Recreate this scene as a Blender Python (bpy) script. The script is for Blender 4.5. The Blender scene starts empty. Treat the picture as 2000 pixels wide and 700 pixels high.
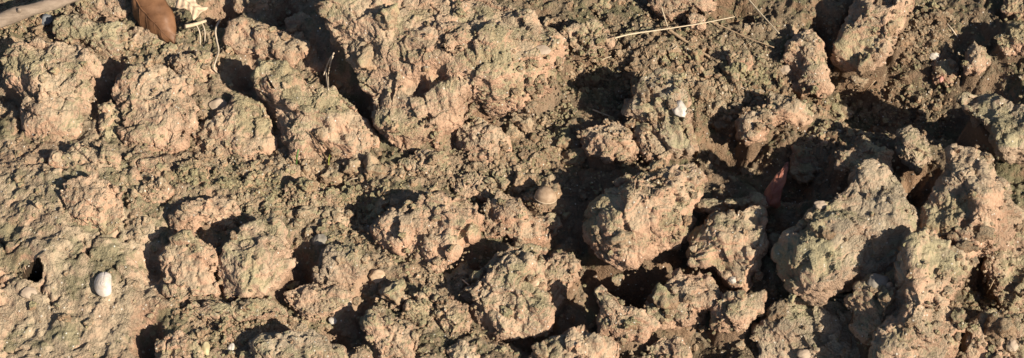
import bpy, math, random
import numpy as np
from mathutils import Vector

sc = bpy.context.scene
COL = sc.collection
# ------------------------------------------------------------------ camera
PITCH = math.radians(50.0); DIST = 2.2; HALF = 0.5 / DIST
CF = np.array([0.0, math.cos(PITCH), -math.sin(PITCH)])
CU = np.array([0.0, math.sin(PITCH), math.cos(PITCH)])
CR = np.array([1.0, 0.0, 0.0])
CP = -CF * DIST
cam = bpy.data.cameras.new('camera'); cam_o = bpy.data.objects.new('camera', cam); COL.objects.link(cam_o)
cam_o.location = CP; cam_o.rotation_euler = (math.pi / 2 - PITCH, 0, 0)
cam.sensor_width = 36; cam.lens = 18 / HALF; cam.clip_start = 0.05; cam.clip_end = 200
sc.camera = cam_o
# ------------------------------------------------------------------ light
SUN_EL, SUN_AZ = 34.0, 130.0          # azimuth clockwise from +Y
w = bpy.data.worlds.new('World'); sc.world = w; w.use_nodes = True
sky = w.node_tree.nodes.new('ShaderNodeTexSky'); sky.sky_type = 'NISHITA'; sky.sun_disc = False
sky.sun_elevation = math.radians(SUN_EL); sky.sun_rotation = math.radians(SUN_AZ)
bg = w.node_tree.nodes['Background']; bg.inputs[1].default_value = 0.05
w.node_tree.links.new(sky.outputs[0], bg.inputs[0])
sl = bpy.data.lights.new('sun', 'SUN'); sl.energy = 5.0; sl.angle = math.radians(0.5); sl.color = (1.0, 0.88, 0.72)
so = bpy.data.objects.new('sun', sl); COL.objects.link(so)
tosun = Vector((math.sin(math.radians(SUN_AZ)) * math.cos(math.radians(SUN_EL)),
                math.cos(math.radians(SUN_AZ)) * math.cos(math.radians(SUN_EL)), math.sin(math.radians(SUN_EL))))
so.rotation_euler = tosun.to_track_quat('Z', 'Y').to_euler(); so.location = (2, -2, 2)
sc.view_settings.view_transform = 'Standard'; sc.view_settings.look = 'None'
sc.view_settings.exposure = 0.61; sc.view_settings.gamma = 1.0; sc.view_settings.use_curve_mapping = False

# ------------------------------------------------------------------ numpy noise
RNG = np.random.default_rng(7)
PERM = RNG.permutation(256).astype(np.int64); PERM = np.concatenate([PERM, PERM])
GR = RNG.normal(size=(256, 3)); GR /= np.linalg.norm(GR, axis=1)[:, None]
CELL = RNG.random((256, 3))
def _h(i, j, k): return PERM[(PERM[(PERM[i & 255] + j) & 255] + k) & 255]
def perlin(p):
    i = np.floor(p).astype(np.int64); f = p - i
    u = f * f * f * (f * (f * 6 - 15) + 10); r = 0
    for dx in (0, 1):
        wx = u[:, 0] if dx else 1 - u[:, 0]
        for dy in (0, 1):
            wy = u[:, 1] if dy else 1 - u[:, 1]
            for dz in (0, 1):
                wz = u[:, 2] if dz else 1 - u[:, 2]
                g = GR[_h(i[:, 0] + dx, i[:, 1] + dy, i[:, 2] + dz)]
                r = r + wx * wy * wz * (g[:, 0] * (f[:, 0] - dx) + g[:, 1] * (f[:, 1] - dy) + g[:, 2] * (f[:, 2] - dz))
    return r * 1.6
def fbm(p, octv=4, gain=0.5):
    a, r = 1.0, 0.0
    for o in range(octv):
        r = r + a * perlin(p * (2.03 ** o) + 17.3 * o); a *= gain
    return r
def worley(p):                                     # F1 in 3D
    i = np.floor(p).astype(np.int64); f = p - i
    d = np.full(len(p), 9.0)
    for dx in (-1, 0, 1):
        for dy in (-1, 0, 1):
            for dz in (-1, 0, 1):
                c = CELL[_h(i[:, 0] + dx, i[:, 1] + dy, i[:, 2] + dz)]
                q = (c[:, 0] + dx - f[:, 0]) ** 2 + (c[:, 1] + dy - f[:, 1]) ** 2 + (c[:, 2] + dz - f[:, 2]) ** 2
                np.minimum(d, q, out=d)
    return np.sqrt(d)
def chips(p):                                      # flat broken facets: each cell its own tilted plane
    i = np.floor(p).astype(np.int64); f = p - i
    d = np.full(len(p), 9.0); val = np.zeros(len(p))
    for dx in (-1, 0, 1):
        for dy in (-1, 0, 1):
            for dz in (-1, 0, 1):
                h = _h(i[:, 0] + dx, i[:, 1] + dy, i[:, 2] + dz); c = CELL[h] + np.array((dx, dy, dz)) - f
                q = (c * c).sum(axis=1); m = q < d; d[m] = q[m]
                val[m] = -(GR[h[m] ^ 85] * c[m]).sum(axis=1) + .35 * (CELL[h[m] ^ 51][:, 0] - .5)
    return val
def lumps(p): return np.sqrt(np.clip(1.05 - worley(p) ** 2 * 1.3, 0, 2))
def sstep(a, b, x):
    t = np.clip((x - a) / (b - a), 0, 1); return t * t * (3 - 2 * t)

# ------------------------------------------------------------------ picture point -> place
def ray(px, py):
    d = CF + CR * ((px - 1000) / 1000 * HALF) + CU * ((350 - py) / 1000 * HALF)
    return d
def at(px, py, z=0.0):
    d = ray(px, py); t = (z - CP[2]) / d[2]; return CP + d * t

# ------------------------------------------------------------------ mesh helpers
def mk_mesh(name, V, F, mats, smooth=True):
    V = np.asarray(V, dtype=np.float32); F = np.asarray(F, dtype=np.int32)
    m = bpy.data.meshes.new(name)
    n, k = F.shape
    m.vertices.add(len(V)); m.vertices.foreach_set('co', V.ravel())
    m.loops.add(n * k); m.loops.foreach_set('vertex_index', F.ravel())
    m.polygons.add(n); m.polygons.foreach_set('loop_start', np.arange(0, n * k, k, dtype=np.int32))
    m.polygons.foreach_set('use_smooth', np.full(n, smooth))
    m.update(calc_edges=True)
    for mt in (mats if isinstance(mats, (list, tuple)) else [mats]): m.materials.append(mt)
    return m
def link(name, data, parent=None, loc=None):
    o = bpy.data.objects.new(name, data); COL.objects.link(o)
    if parent is not None: o.parent = parent
    if loc is not None: o.location = loc
    return o
def tag(o, label=None, cat=None, group=None, kind=None):
    if label: o['label'] = label
    if cat: o['category'] = cat
    if group: o['group'] = group
    if kind: o['kind'] = kind
    return o
def ico(level):
    t = (1 + 5 ** .5) / 2
    V = np.array([(-1, t, 0), (1, t, 0), (-1, -t, 0), (1, -t, 0), (0, -1, t), (0, 1, t), (0, -1, -t), (0, 1, -t), (t, 0, -1), (t, 0, 1), (-t, 0, -1), (-t, 0, 1)], float)
    F = np.array([(0, 11, 5), (0, 5, 1), (0, 1, 7), (0, 7, 10), (0, 10, 11), (1, 5, 9), (5, 11, 4), (11, 10, 2), (10, 7, 6), (7, 1, 8), (3, 9, 4), (3, 4, 2), (3, 2, 6), (3, 6, 8), (3, 8, 9), (4, 9, 5), (2, 4, 11), (6, 2, 10), (8, 6, 7), (9, 8, 1)])
    V /= np.linalg.norm(V, axis=1)[:, None]
    for _ in range(level):
        E = np.sort(np.concatenate([F[:, [0, 1]], F[:, [1, 2]], F[:, [2, 0]]]), axis=1)
        U, inv = np.unique(E, axis=0, return_inverse=True); inv = inv.reshape(-1)
        M = V[U[:, 0]] + V[U[:, 1]]; M /= np.linalg.norm(M, axis=1)[:, None]
        n = len(F); a, b, c = (inv[:n] + len(V), inv[n:2 * n] + len(V), inv[2 * n:] + len(V))
        V = np.concatenate([V, M])
        F = np.concatenate([np.stack(s, 1) for s in ((F[:, 0], a, c), (F[:, 1], b, a), (F[:, 2], c, b), (a, b, c))])
    return V, F
ICO = {l: ico(l) for l in range(0, 8)}
def vnormals(V, F):
    fn = np.cross(V[F[:, 1]] - V[F[:, 0]], V[F[:, 2]] - V[F[:, 0]]); N = np.zeros_like(V)
    for k in range(3):
        for a in range(3): N[:, a] += np.bincount(F[:, k], fn[:, a], len(V))
    return N / (np.linalg.norm(N, axis=1)[:, None] + 1e-12)

# ------------------------------------------------------------------ materials
def new_mat(name):
    m = bpy.data.materials.new(name); m.use_nodes = True
    return m, m.node_tree.nodes, m.node_tree.links, m.node_tree.nodes['Principled BSDF']
def soil_mat(name, tan, rust, grey, coords='world', gscale=1.0, bump=.95, seed=0.0, crust=None, film=.62, algae=(.385, .378, .212)):
    m, N, L, P = new_mat(name)
    if coords == 'world':
        geo = N.new('ShaderNodeNewGeometry'); src = geo.outputs['Position']
    else:
        tc = N.new('ShaderNodeTexCoord'); geo = N.new('ShaderNodeNewGeometry'); src = tc.outputs['Object']
    mp = N.new('ShaderNodeMapping'); L.new(src, mp.inputs[0]); mp.inputs['Location'].default_value = (seed, seed * 1.7, 0)
    def noise(scale, detail=4, rough=0.6):
        n = N.new('ShaderNodeTexNoise'); n.inputs['Scale'].default_value = scale * gscale; n.inputs['Detail'].default_value = detail
        n.inputs['Roughness'].default_value = rough; L.new(mp.outputs[0], n.inputs['Vector']); return n.outputs['Fac']
    def ramp(fac, a, b):
        r = N.new('ShaderNodeMapRange'); r.inputs['From Min'].default_value = a; r.inputs['From Max'].default_value = b
        r.interpolation_type = 'SMOOTHSTEP'; L.new(fac, r.inputs['Value']); return r.outputs[0]
    def mix(fac, a, b, mode='MIX', amount=None):
        x = N.new('ShaderNodeMix'); x.data_type = 'RGBA'; x.blend_type = mode
        if isinstance(fac, float): x.inputs['Factor'].default_value = fac
        else: L.new(fac, x.inputs['Factor'])
        for s, v in ((x.inputs['A'], a), (x.inputs['B'], b)):
            if isinstance(v, tuple): s.default_value = (*v, 1)
            else: L.new(v, s)
        return x.outputs['Result']
    def mul(a, k):
        x = N.new('ShaderNodeMath'); x.operation = 'MULTIPLY'; L.new(a, x.inputs[0])
        if isinstance(k, float): x.inputs[1].default_value = k
        else: L.new(k, x.inputs[1])
        return x.outputs[0]
    def add(a, b):
        x = N.new('ShaderNodeMath'); x.operation = 'ADD'; L.new(a, x.inputs[0]); L.new(b, x.inputs[1]); return x.outputs[0]
    ctan, crust_, cgrey = tan, rust, grey
    if crust:
        at_ = N.new('ShaderNodeAttribute'); at_.attribute_name = 'crust'
        ctan, crust_, cgrey = (mix(at_.outputs['Fac'], a_, b_) for a_, b_ in zip((tan, rust, grey), crust))
    c = mix(ramp(noise(13, 5), .40, .62), ctan, crust_)
    # pale dust and algae film that settles on faces turned up, broken up by noise
    sx = N.new('ShaderNodeSeparateXYZ'); L.new(geo.outputs['Normal'], sx.inputs[0])
    dust = mul(ramp(add(mul(sx.outputs['Z'], .55), noise(24, 6, .7)), .68, 1.12), .85)
    c = mix(dust, c, cgrey)
    c = mix(mul(ramp(add(mul(sx.outputs['Z'], .14), noise(17, 7, .72)), .60, .70), film), c, algae)
    c = mix(mul(ramp(noise(70, 4), .50, .72), .32), c, (.56, .56, .56), 'MULTIPLY')
    c = mix(mul(ramp(noise(420, 3, .7), .45, .75), .42), c, (.5, .49, .46), 'MULTIPLY')
    v = N.new('ShaderNodeTexVoronoi'); v.inputs['Scale'].default_value = 420 * gscale; L.new(mp.outputs[0], v.inputs['Vector'])
    sv = N.new('ShaderNodeSeparateColor'); L.new(v.outputs['Color'], sv.inputs[0])
    c = mix(mul(ramp(sv.outputs[0], .965, .975), ramp(v.outputs['Distance'], .42, .25)), c, (.74, .70, .62))
    L.new(c, P.inputs['Base Color'])
    P.inputs['Roughness'].default_value = .95; P.inputs['Specular IOR Level'].default_value = .03; P.inputs['Diffuse Roughness'].default_value = .6
    # fine crumbs and pores in relief
    v2 = N.new('ShaderNodeTexVoronoi'); v2.inputs['Scale'].default_value = 420 * gscale; v2.inputs['Detail'].default_value = 2; L.new(mp.outputs[0], v2.inputs['Vector'])
    hgt = add(add(mul(noise(190, 8, .75), .65), mul(noise(620, 6, .8), 1.3)), mul(v2.outputs['Distance'], -.75))
    b = N.new('ShaderNodeBump'); b.inputs['Strength'].default_value = bump; b.inputs['Distance'].default_value = .0034 / gscale
    L.new(hgt, b.inputs['Height']); sm_ = N.new('ShaderNodeMapRange'); sm_.inputs['From Min'].default_value = .38; sm_.inputs['From Max'].default_value = .60; sm_.inputs['To Min'].default_value = bump * .70; sm_.inputs['To Max'].default_value = bump * 1.2; L.new(noise(33, 4), sm_.inputs['Value']); L.new(sm_.outputs[0], b.inputs['Strength']); L.new(b.outputs[0], P.inputs['Normal'])
    return m
TAN, RUST, GREY = (.54, .378, .266), (.55, .352, .240), (.49, .410, .288)
M_CLOD = [soil_mat('dried_soil_tan', TAN, RUST, GREY, bump=.88, film=.46, seed=0.0),
          soil_mat('dried_soil_rust', (.54, .372, .260), (.55, .346, .234), (.49, .405, .285), bump=.88, film=.46, seed=3.1),
          soil_mat('dried_soil_grey', (.49, .368, .265), (.51, .348, .242), (.44, .378, .275), bump=.88, film=.46, seed=5.7)]
M_GROUND = soil_mat('loose_soil', (.25, .178, .120), (.28, .185, .118), (.23, .190, .130), seed=9.0, crust=(TAN, RUST, GREY), algae=(.205, .205, .115))
M_CRUMB = [soil_mat('soil_crumb_brown', (.36, .255, .170), (.39, .258, .162), (.34, .28, .195), seed=1.0),
           soil_mat('soil_crumb_tan', (.46, .332, .222), (.47, .315, .198), (.44, .368, .255), seed=2.0)]
def plain_mat(name, a, b, scale=120, rough=.6, bump=.25, spec=.3, stretch=(1, 1, 1)):
    m, N, L, P = new_mat(name)
    tc = N.new('ShaderNodeTexCoord'); mp = N.new('ShaderNodeMapping'); L.new(tc.outputs['Object'], mp.inputs[0]); mp.inputs['Scale'].default_value = stretch
    n = N.new('ShaderNodeTexNoise'); n.inputs['Scale'].default_value = scale; n.inputs['Detail'].default_value = 6; n.inputs['Roughness'].default_value = .65
    L.new(mp.outputs[0], n.inputs['Vector'])
    r = N.new('ShaderNodeMapRange'); r.inputs['From Min'].default_value = .32; r.inputs['From Max'].default_value = .68; L.new(n.outputs['Fac'], r.inputs['Value'])
    x = N.new('ShaderNodeMix'); x.data_type = 'RGBA'; L.new(r.outputs[0], x.inputs['Factor'])
    x.inputs['A'].default_value = (*a, 1); x.inputs['B'].default_value = (*b, 1)
    L.new(x.outputs['Result'], P.inputs['Base Color'])
    P.inputs['Roughness'].default_value = rough; P.inputs['Specular IOR Level'].default_value = spec
    bp = N.new('ShaderNodeBump'); bp.inputs['Strength'].default_value = bump; bp.inputs['Distance'].default_value = .001
    L.new(n.outputs['Fac'], bp.inputs['Height']); L.new(bp.outputs[0], P.inputs['Normal'])
    return m

# ------------------------------------------------------------------ the clods: outline in the picture, look, thickness, lift
# each: (label, [outlines], t, lift, material)
CL = [
 ('tall tan clod with grey crusted top near the left edge, below the thick twig', [[(8,105),(30,92),(75,85),(125,87),(160,100),(187,120),(178,165),(164,200),(165,240),(140,282),(115,300),(75,305),(35,277),(47,240),(42,190),(26,165),(6,150)]], .5, .3, 0),
 ('rounded tan clod with a cracked lower edge, right of the tall grey-topped clod', [[(232,150),(255,135),(300,127),(340,140),(365,165),(378,215),(375,245),(360,275),(330,300),(290,303),(258,305),(243,262),(236,215),(222,190)]], .55, .3, 0),
 ('narrow tan lump stuck to the left side of the rounded clod', [[(192,208),(215,196),(236,215),(243,252),(232,295),(204,292),(192,250)]], .6, .05, 1),
 ('pale yellowish clod just right of the thick twig', [[(108,65),(112,40),(140,22),(180,35),(212,50),(240,52),(262,78),(250,110),(215,117),(185,97),(160,78),(125,82)]], .6, .1, 2),
 ('clod cut by the top edge left of the brown curled leaf', [[(128,-12),(242,-12),(243,22),(226,36),(196,40),(152,24)]], .6, .15, 1),
 ('small crumbly clod just under the brown curled leaf', [[(252,60),(292,50),(330,74),(322,92),(272,94),(248,78)]], .6, -.1, 0),
 ('small orange clod below the short pale stem', [[(335,115),(370,105),(410,108),(420,135),(396,160),(366,167),(346,147)]], .6, .15, 1),
 ('long clod lying right of the thin curling root', [[(442,58),(480,40),(530,52),(578,60),(620,82),(640,110),(632,138),(602,150),(570,136),(520,114),(470,106),(445,88)]], .6, .15, 1),
 ('broad crumbly clod between the rounded clod and the sloping clod', [[(380,255),(412,228),(462,192),(510,202),(528,240),(536,290),(512,318),(470,326),(420,312),(388,300)]], .4, -.05, 1),
 ('low orange clod below the tall grey-topped clod', [[(102,312),(150,286),(200,282),(237,302),(240,345),(192,352),(130,342)]], .4, -.05, 1),
 ('small flat clod below the rounded clod with the cracked edge', [[(272,316),(318,306),(334,332),(310,352),(278,350)]], .5, -.05, 0),
 ('small tan clod at the foot of the broad crumbly clod', [[(340,330),(372,312),(410,326),(404,360),(366,370),(340,352)]], .5, -.1, 1),
 ('sloping clod with two thin dark stems and rootlets on it', [[(503,165),(510,124),(548,122),(582,150),(618,180),(652,172),(692,212),(727,252),(728,292),(714,312),(672,316),(642,306),(615,326),(588,336),(562,300),(552,250),(541,206),(515,202)]], .55, .3, 0),
 ('largest tan clod, wide and lobed, cut by the top edge', [[(642,4),(665,-16),(800,-24),(960,-18),(1004,22),(1062,54),(1092,74),(1116,90),(1108,120),(1072,142),(1054,182),(1022,208),(986,213),(950,202),(926,196),(910,222),(892,250),(852,278),(800,293),(766,282),(742,240),(732,194),(706,170),(690,130),(664,95),(646,55)]], .50, .58, 0),
 ('small orange clod against the right end of the largest clod', [[(1090,62),(1112,44),(1160,40),(1190,64),(1194,90),(1162,106),(1130,102),(1102,86)]], .7, .2, 1),
 ('clod cut by the top edge above the long pale straw', [[(1268,-14),(1400,-14),(1398,18),(1352,26),(1300,30),(1276,16)]], .6, .1, 1),
 ('craggy pale clod with a white quartz chip in it', [
   [(1214,210),(1222,188),(1244,178),(1256,152),(1292,144),(1330,148),(1348,172),(1346,214),(1356,262),(1350,300),(1310,300),(1282,276),(1262,246),(1218,228)]], .75, .35, 2),
 ('pale rounded clod left of the craggy clod with the quartz chip', [[(1134,262),(1164,246),(1202,240),(1240,272),(1252,290),(1226,310),(1190,314),(1150,302)]], .75, .25, 0),
 ('small orange lump wedged at the foot of the craggy quartz clod', [[(1236,240),(1290,244),(1312,298),(1292,322),(1264,314),(1250,282)]], .6, .1, 1),
 ('small round clod just above the long pale straw', [[(1344,36),(1358,25),(1374,38),(1376,54),(1346,54)]], .8, .2, 0),
 ('small orange clod right of the brown stem lying in loose crumbs', [[(1424,112),(1440,100),(1460,102),(1474,122),(1462,142),(1430,142)]], .8, .2, 1),
 ('humped clod with a pale ridge in front of the tall orange block', [[(1438,236),(1468,218),(1496,206),(1502,182),(1540,190),(1580,208),(1594,232),(1560,244),(1522,244),(1484,268),(1458,284),(1440,258)]], .7, .15, 0),
 ('tall orange block with a flat lit face beside a pale chip', [[(1530,100),(1536,76),(1556,65),(1592,70),(1606,95),(1622,140),(1628,176),(1592,187),(1562,192),(1552,150),(1534,120)]], .7, .35, 1),
 ('large clod cut by the top edge right of the tall orange block', [[(1636,62),(1656,24),(1676,-14),(1796,-14),(1776,28),(1742,60),(1738,108),(1702,130),(1662,127),(1634,97)]], .65, .3, 1),
 ('small clod with a white pebble on its upper corner', [[(1820,124),(1858,114),(1880,148),(1852,168),(1822,158)]], .95, 1.3, 0),
 ('small upright clod right of the one with the white pebble', [[(1884,96),(1904,80),(1926,90),(1932,120),(1906,152),(1884,146)]], .8, .5, 1),
 ('slab with a pale grey flat top at the right edge', [[(1880,166),(1930,170),(1976,198),(2030,218),(2030,316),(1972,316),(1950,300),(1934,250),(1900,220),(1880,196)]], .8, .8, 2),
 ('small clod at the right edge above the flat-topped slab', [[(1940,72),(1982,50),(2024,50),(2024,104),(1966,104)]], .6, .1, 0),
 ('low clod at the upper right corner of the ground', [[(1962,-14),(2030,-14),(2030,28),(1990,34),(1958,20)]], .6, .1, 0),
 ('pointed clod with a bright top left of the shaded hollow', [[(1544,292),(1580,280),(1602,254),(1641,260),(1634,288),(1616,312),(1610,342),(1572,347),(1548,320)]], .75, .3, 0),
 ('dim upright clod standing in the dark hollow', [[(1748,264),(1780,246),(1806,266),(1818,308),(1792,326),(1750,304)]], .9, .5, 2),
 ('long shaded clod in the hollow behind the big pointed clod', [[(1634,298),(1690,284),(1736,300),(1738,340),(1690,342),(1640,334)]], .8, .4, 2),
 ('tall knobbly clod near the right edge below the flat-topped slab', [[(1852,288),(1900,278),(1922,300),(1944,325),(1948,350),(1972,370),(1987,410),(1976,450),(1932,490),(1902,502),(1872,526),(1840,500),(1806,462),(1802,402),(1822,382),(1850,340)],[(1766,424),(1822,392),(1872,430),(1884,510),(1806,545),(1764,500)],[(1930,400),(1985,410),(2030,430),(2030,500),(1960,500),(1920,470)]], .75, 1.0, 0),
 ('low round clod left of the small flat crumbs, above the burrow hole', [[(120,372),(146,346),(190,344),(226,364),(242,396),(234,440),(206,462),(166,447),(136,422)]], .4, .05, 1),
 ('oval tan clod lying on its side above two rounded clods', [[(322,422),(340,401),(380,390),(422,384),(456,398),(464,424),(432,441),(396,441),(370,454),(335,454),(321,440)]], .7, .25, 1),
 ('blocky tan clod left of the pale dome-shaped clod', [[(328,482),(368,461),(400,469),(421,490),(419,540),(430,576),(400,591),(350,592),(324,572),(316,530)]], .55, .2, 0),
 ('pale dome-shaped clod with a smooth face and a dark gap on its right', [[(428,502),(454,470),(500,441),(540,430),(558,450),(572,490),(562,522),(546,551),(510,576),(470,586),(440,571),(426,536)]], .65, .35, 0),
 ('flat strip of soil in front of the blocky and dome-shaped clods', [[(336,604),(420,592),(522,586),(562,600),(562,622),(470,628),(360,618)]], .5, -.05, 1),
 ('clod at the bottom edge beside a deep shadow, lower left', [[(308,672),(340,650),(386,660),(398,700),(384,724),(308,720)]], .6, .2, 0),
 ('small upright crumbly clod above the white pebble at the bottom', [[(430,632),(448,624),(464,648),(456,674),(436,670)]], .8, .1, 0),
 ('small rounded clod with a lit right face, right of the dark gap', [[(618,502),(644,480),(680,472),(714,500),(718,530),(700,556),(670,562),(632,551),(617,530)]], .75, .35, 2),
 ('wide tan clod below the small rounded one', [[(553,572),(590,560),(622,555),(672,562),(684,600),(662,621),(620,632),(590,617),(564,594)]], .5, .1, 1),
 ('broad heart-shaped tan clod in the middle foreground', [[(734,442),(760,420),(800,405),(840,376),(890,379),(926,394),(942,425),(936,456),(902,476),(886,502),(856,532),(835,547),(814,522),(800,492),(765,486),(744,470)]], .5, .25, 1),
 ('lumpy tan clod below the brown snail shell', [[(938,412),(974,380),(1020,398),(1050,424),(1084,408),(1094,438),(1072,472),(1040,482),(990,467),(950,462)]], .45, .05, 1),
 ('smooth-faced clod at the bottom with a dark gap on its left', [[(714,632),(730,612),(766,625),(802,640),(818,670),(802,706),(742,708),(720,672)]], .7, .2, 0),
 ('small clod leaning above the smooth-faced clod', [[(754,577),(780,567),(797,585),(786,602),(770,612),(757,597)]], .8, .15, 0),
 ('small tan clod right of the leaning one', [[(790,592),(830,580),(852,600),(846,632),(815,642),(795,622)]], .7, .1, 1),
 ('narrow tan clod left of the ridged clod', [[(852,582),(880,575),(906,600),(918,650),(882,664),(856,632)]], .6, .05, 1),
 ('grey ridged clod at the bottom edge, cut off', [[(480,704),(496,671),(530,650),(580,640),(632,655),(672,680),(684,724),(500,724)]], .6, .2, 2),
 ('small clod at the bottom edge right of the grey ridged one', [[(680,692),(700,675),(726,690),(728,722),(680,722)]], .7, .05, 1),
 ('small clod at the bottom edge below the narrow tan clod', [[(874,682),(900,664),(928,676),(930,716),(878,716)]], .7, .05, 0),
 ('large ridged tan clod with a jagged right side', [[(930,542),(955,511),(1000,485),(1040,480),(1066,490),(1060,530),(1056,560),(1072,590),(1062,640),(1030,662),(985,657),(944,640),(914,602),(909,570)]], .6, .35, 0),
 ('upright tan clod leaning against the large ridged one', [[(1060,522),(1080,500),(1120,496),(1137,510),(1118,552),(1098,592),(1076,622),(1062,592)]], .6, .25, 1),
 ('big angular clod with an overhanging front and black shadow beneath', [[(1144,446),(1150,410),(1180,380),(1210,350),(1250,336),(1300,336),(1340,329),(1359,345),(1361,380),(1353,420),(1346,456),(1310,476),(1275,496),(1240,514),(1200,506),(1165,491),(1149,470)]], .74, .42, 0),
 ('craggy tan clod with a notched top, right of the big angular clod', [[(1344,462),(1370,438),(1396,420),(1440,425),(1464,404),(1486,415),(1492,450),(1486,500),(1492,540),(1460,562),(1420,552),(1395,522),(1352,517),(1338,490)]], .6, .35, 0),
 ('tan clod with a bright rounded shoulder below the craggy notched one', [[(1262,592),(1290,560),(1330,535),(1380,530),(1402,550),(1407,580),(1382,611),(1350,636),(1300,637),(1270,622)]], .65, .35, 1),
 ('small pale clod at the end of the bright-shouldered clod', [[(1388,606),(1420,580),(1460,579),(1492,573),(1487,602),(1456,646),(1420,647),(1394,636)]], .75, .35, 0),
 ('steep tan clod standing left of the bright-shouldered clod', [[(1158,572),(1180,558),(1204,600),(1240,605),(1276,610),(1287,640),(1260,662),(1202,668),(1172,652),(1178,612)]], .7, .3, 0),
 ('wide clod rising from the bottom edge right of the diagonal dark crack', [[(1034,710),(1078,661),(1120,640),(1170,650),(1214,666),(1200,726),(1040,726)]], .6, .3, 0),
 ('small clod at the bottom edge in the shaded gap', [[(1268,680),(1292,660),(1322,655),(1342,690),(1332,724),(1262,724)]], .6, -.05, 1),
 ('grey ledge of soil in shade left of the dark red leaf', [[(1358,398),(1420,394),(1468,379),(1492,384),(1502,402),(1450,415),(1370,418)]], .7, .2, 2),
 ('big pointed grey-brown clod with a sunlit right shoulder', [[(1524,492),(1535,460),(1570,430),(1600,405),(1640,380),(1670,345),(1700,321),(1740,330),(1772,370),(1792,415),(1792,470),(1782,520),(1740,552),(1680,542),(1640,562),(1590,577),(1550,562),(1524,522)]], .62, .42, 2),
 ('long sunlit ridge of tan soil reaching the bottom edge at right', [[(1758,482),(1800,450),(1850,480),(1882,510),(1866,560),(1852,590),(1872,640),(1856,730),(1690,730),(1708,650),(1744,602),(1757,550)],[(1650,585),(1700,548),(1770,540),(1800,590),(1770,660),(1690,670)]], .6, .42, 0),
 ('shaded slope of soil at the bottom below the big pointed clod', [[(1480,640),(1530,590),(1600,580),(1660,575),(1720,600),(1712,660),(1690,730),(1490,730)]], .4, .1, 2),
 ('dark crumbly clod at the right edge below the knobbly one', [[(1930,520),(1962,488),(2030,460),(2030,600),(1980,606),(1944,570)]], .5, .1, 0),
 ('crumbly clod at the lower right corner', [[(1888,640),(1930,610),(1990,616),(2030,640),(2030,728),(1900,728)]], .5, .1, 0),
 ('small brown clod at the top edge left of the large lobed clod', [[(556,36),(590,22),(618,44),(606,72),(570,66)]], .6, -.1, 1),
 ('tan clod at the top edge between two dark gaps', [[(456,-12),(520,-12),(524,18),(490,30),(458,20)]], .6, .1, 0),
 ('small tan clod right of the broad crumbly one', [[(560,352),(592,346),(618,368),(608,402),(574,408),(556,382)]], .55, 0, 0),
 ('small tan clod in the crumbs above the heart-shaped clod', [[(622,416),(650,402),(682,416),(678,442),(640,450),(620,436)]], .6, 0, 1),
 ('crumbly tan lump under the largest clod', [[(778,318),(812,296),(860,300),(884,326),(852,350),(800,346)]], .5, -.05, 0),
 ('orange-tan lump below the right lobe of the largest clod', [[(896,250),(936,232),(976,246),(990,292),(956,322),(910,312),(890,280)]], .45, -.1, 1),
 ('small round clod left of the big pointed clod, half shaded', [[(1500,468),(1520,448),(1540,470),(1532,500),(1506,502)]], .7, 0, 2),
 ('tan lump left of the snail shell, among small crumbs', [[(880,352),(930,340),(980,356),(986,384),(940,392),(892,384)]], .5, -.1, 0),
 ('low tan lump below the low round clod, left foreground', [[(276,352),(316,346),(338,372),(318,402),(284,396)]], .45, -.05, 1),
]
GROUP = 'clods of dried soil'

# ------------------------------------------------------------------ ground relief (metres)
def grow(a, b, step, far):
    inner = np.arange(a, b + step * .5, step); o = []; s = step; x = inner[-1]
    while x < far: s *= 1.16; x += s; o.append(x)
    lo = []; s = step; x = inner[0]
    while x > -far: s *= 1.16; x -= s; lo.append(x)
    return np.array(lo[::-1] + list(inner) + o)
GX = grow(-.59, .59, .00136, 4.0); GY = grow(-.26, .31, .00155, 4.0)
XX, YY = np.meshgrid(GX, GY)
shp = XX.shape
P2 = np.stack([XX.ravel(), YY.ravel(), np.zeros(XX.size)], 1)
base = .010 * fbm(P2 / .16 + 3.3, 3)
def spot(px, py, rx, ry, dh):
    c = at(px, py); sx = rx * .0005; sy = ry * .0005 / math.sin(PITCH)
    return dh * np.exp(-(((P2[:, 0] - c[0]) / sx) ** 2 + ((P2[:, 1] - c[1]) / sy) ** 2))
for s in [(100, 520, 200, 190, .020), (0, 330, 140, 120, .012), (200, 420, 160, 120, .010),
          (716, 195, 22, 50, -.05), (1120, 390, 40, 40, -.006), (1240, 540, 100, 40, -.075), (1385, 480, 14, 40, -.02), (1060, 630, 60, 44, -.035), (580, 535, 30, 44, -.04),
          (1735, 140, 150, 85, -.080), (1890, 190, 60, 60, -.055), (1550, 310, 75, 50, -.065), (1430, 255, 70, 50, -.050), (1680, 360, 60, 30, -.04), (1900, 560, 50, 60, -.02), (292, 660, 26, 34, -.035),
          (215, 160, 22, 40, -.03), (482, 140, 26, 26, -.03), (1360, 665, 60, 40, -.035), (1795, 355, 34, 34, -.045), (555, 16, 26, 24, -.03), (610, 60, 40, 60, .015), (1800, 540, 150, 110, .030), (1920, 420, 60, 60, .012), (1440, 8, 50, 18, -.03),
          (660, 650, 30, 24, -.03), (705, 610, 18, 40, -.03), (300, 520, 22, 34, -.022), (640, 340, 50, 16, -.025), (1115, 290, 40, 40, -.012), (1160, 128, 50, 20, -.03),
          (1215, 160, 30, 50, -.02), (1610, 40, 20, 40, -.03), (1900, 50, 60, 40, -.025), (1960, 150, 40, 40, -.025), (960, 205, 24, 24, -.03), (700, 390, 40, 40, -.018),
          (940, 500, 40, 20, -.03), (430, 20, 30, 20, -.04), (330, 40, 30, 40, -.02), (600, 640, 60, 12, -.025), (1600, 640, 90, 50, -.02), (1505, 525, 45, 60, .020), (1500, 430, 30, 20, -.02), (1062, 394, 40, 26, .030), (40, 640, 60, 50, -.012)]:
    base += spot(*s)
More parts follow.
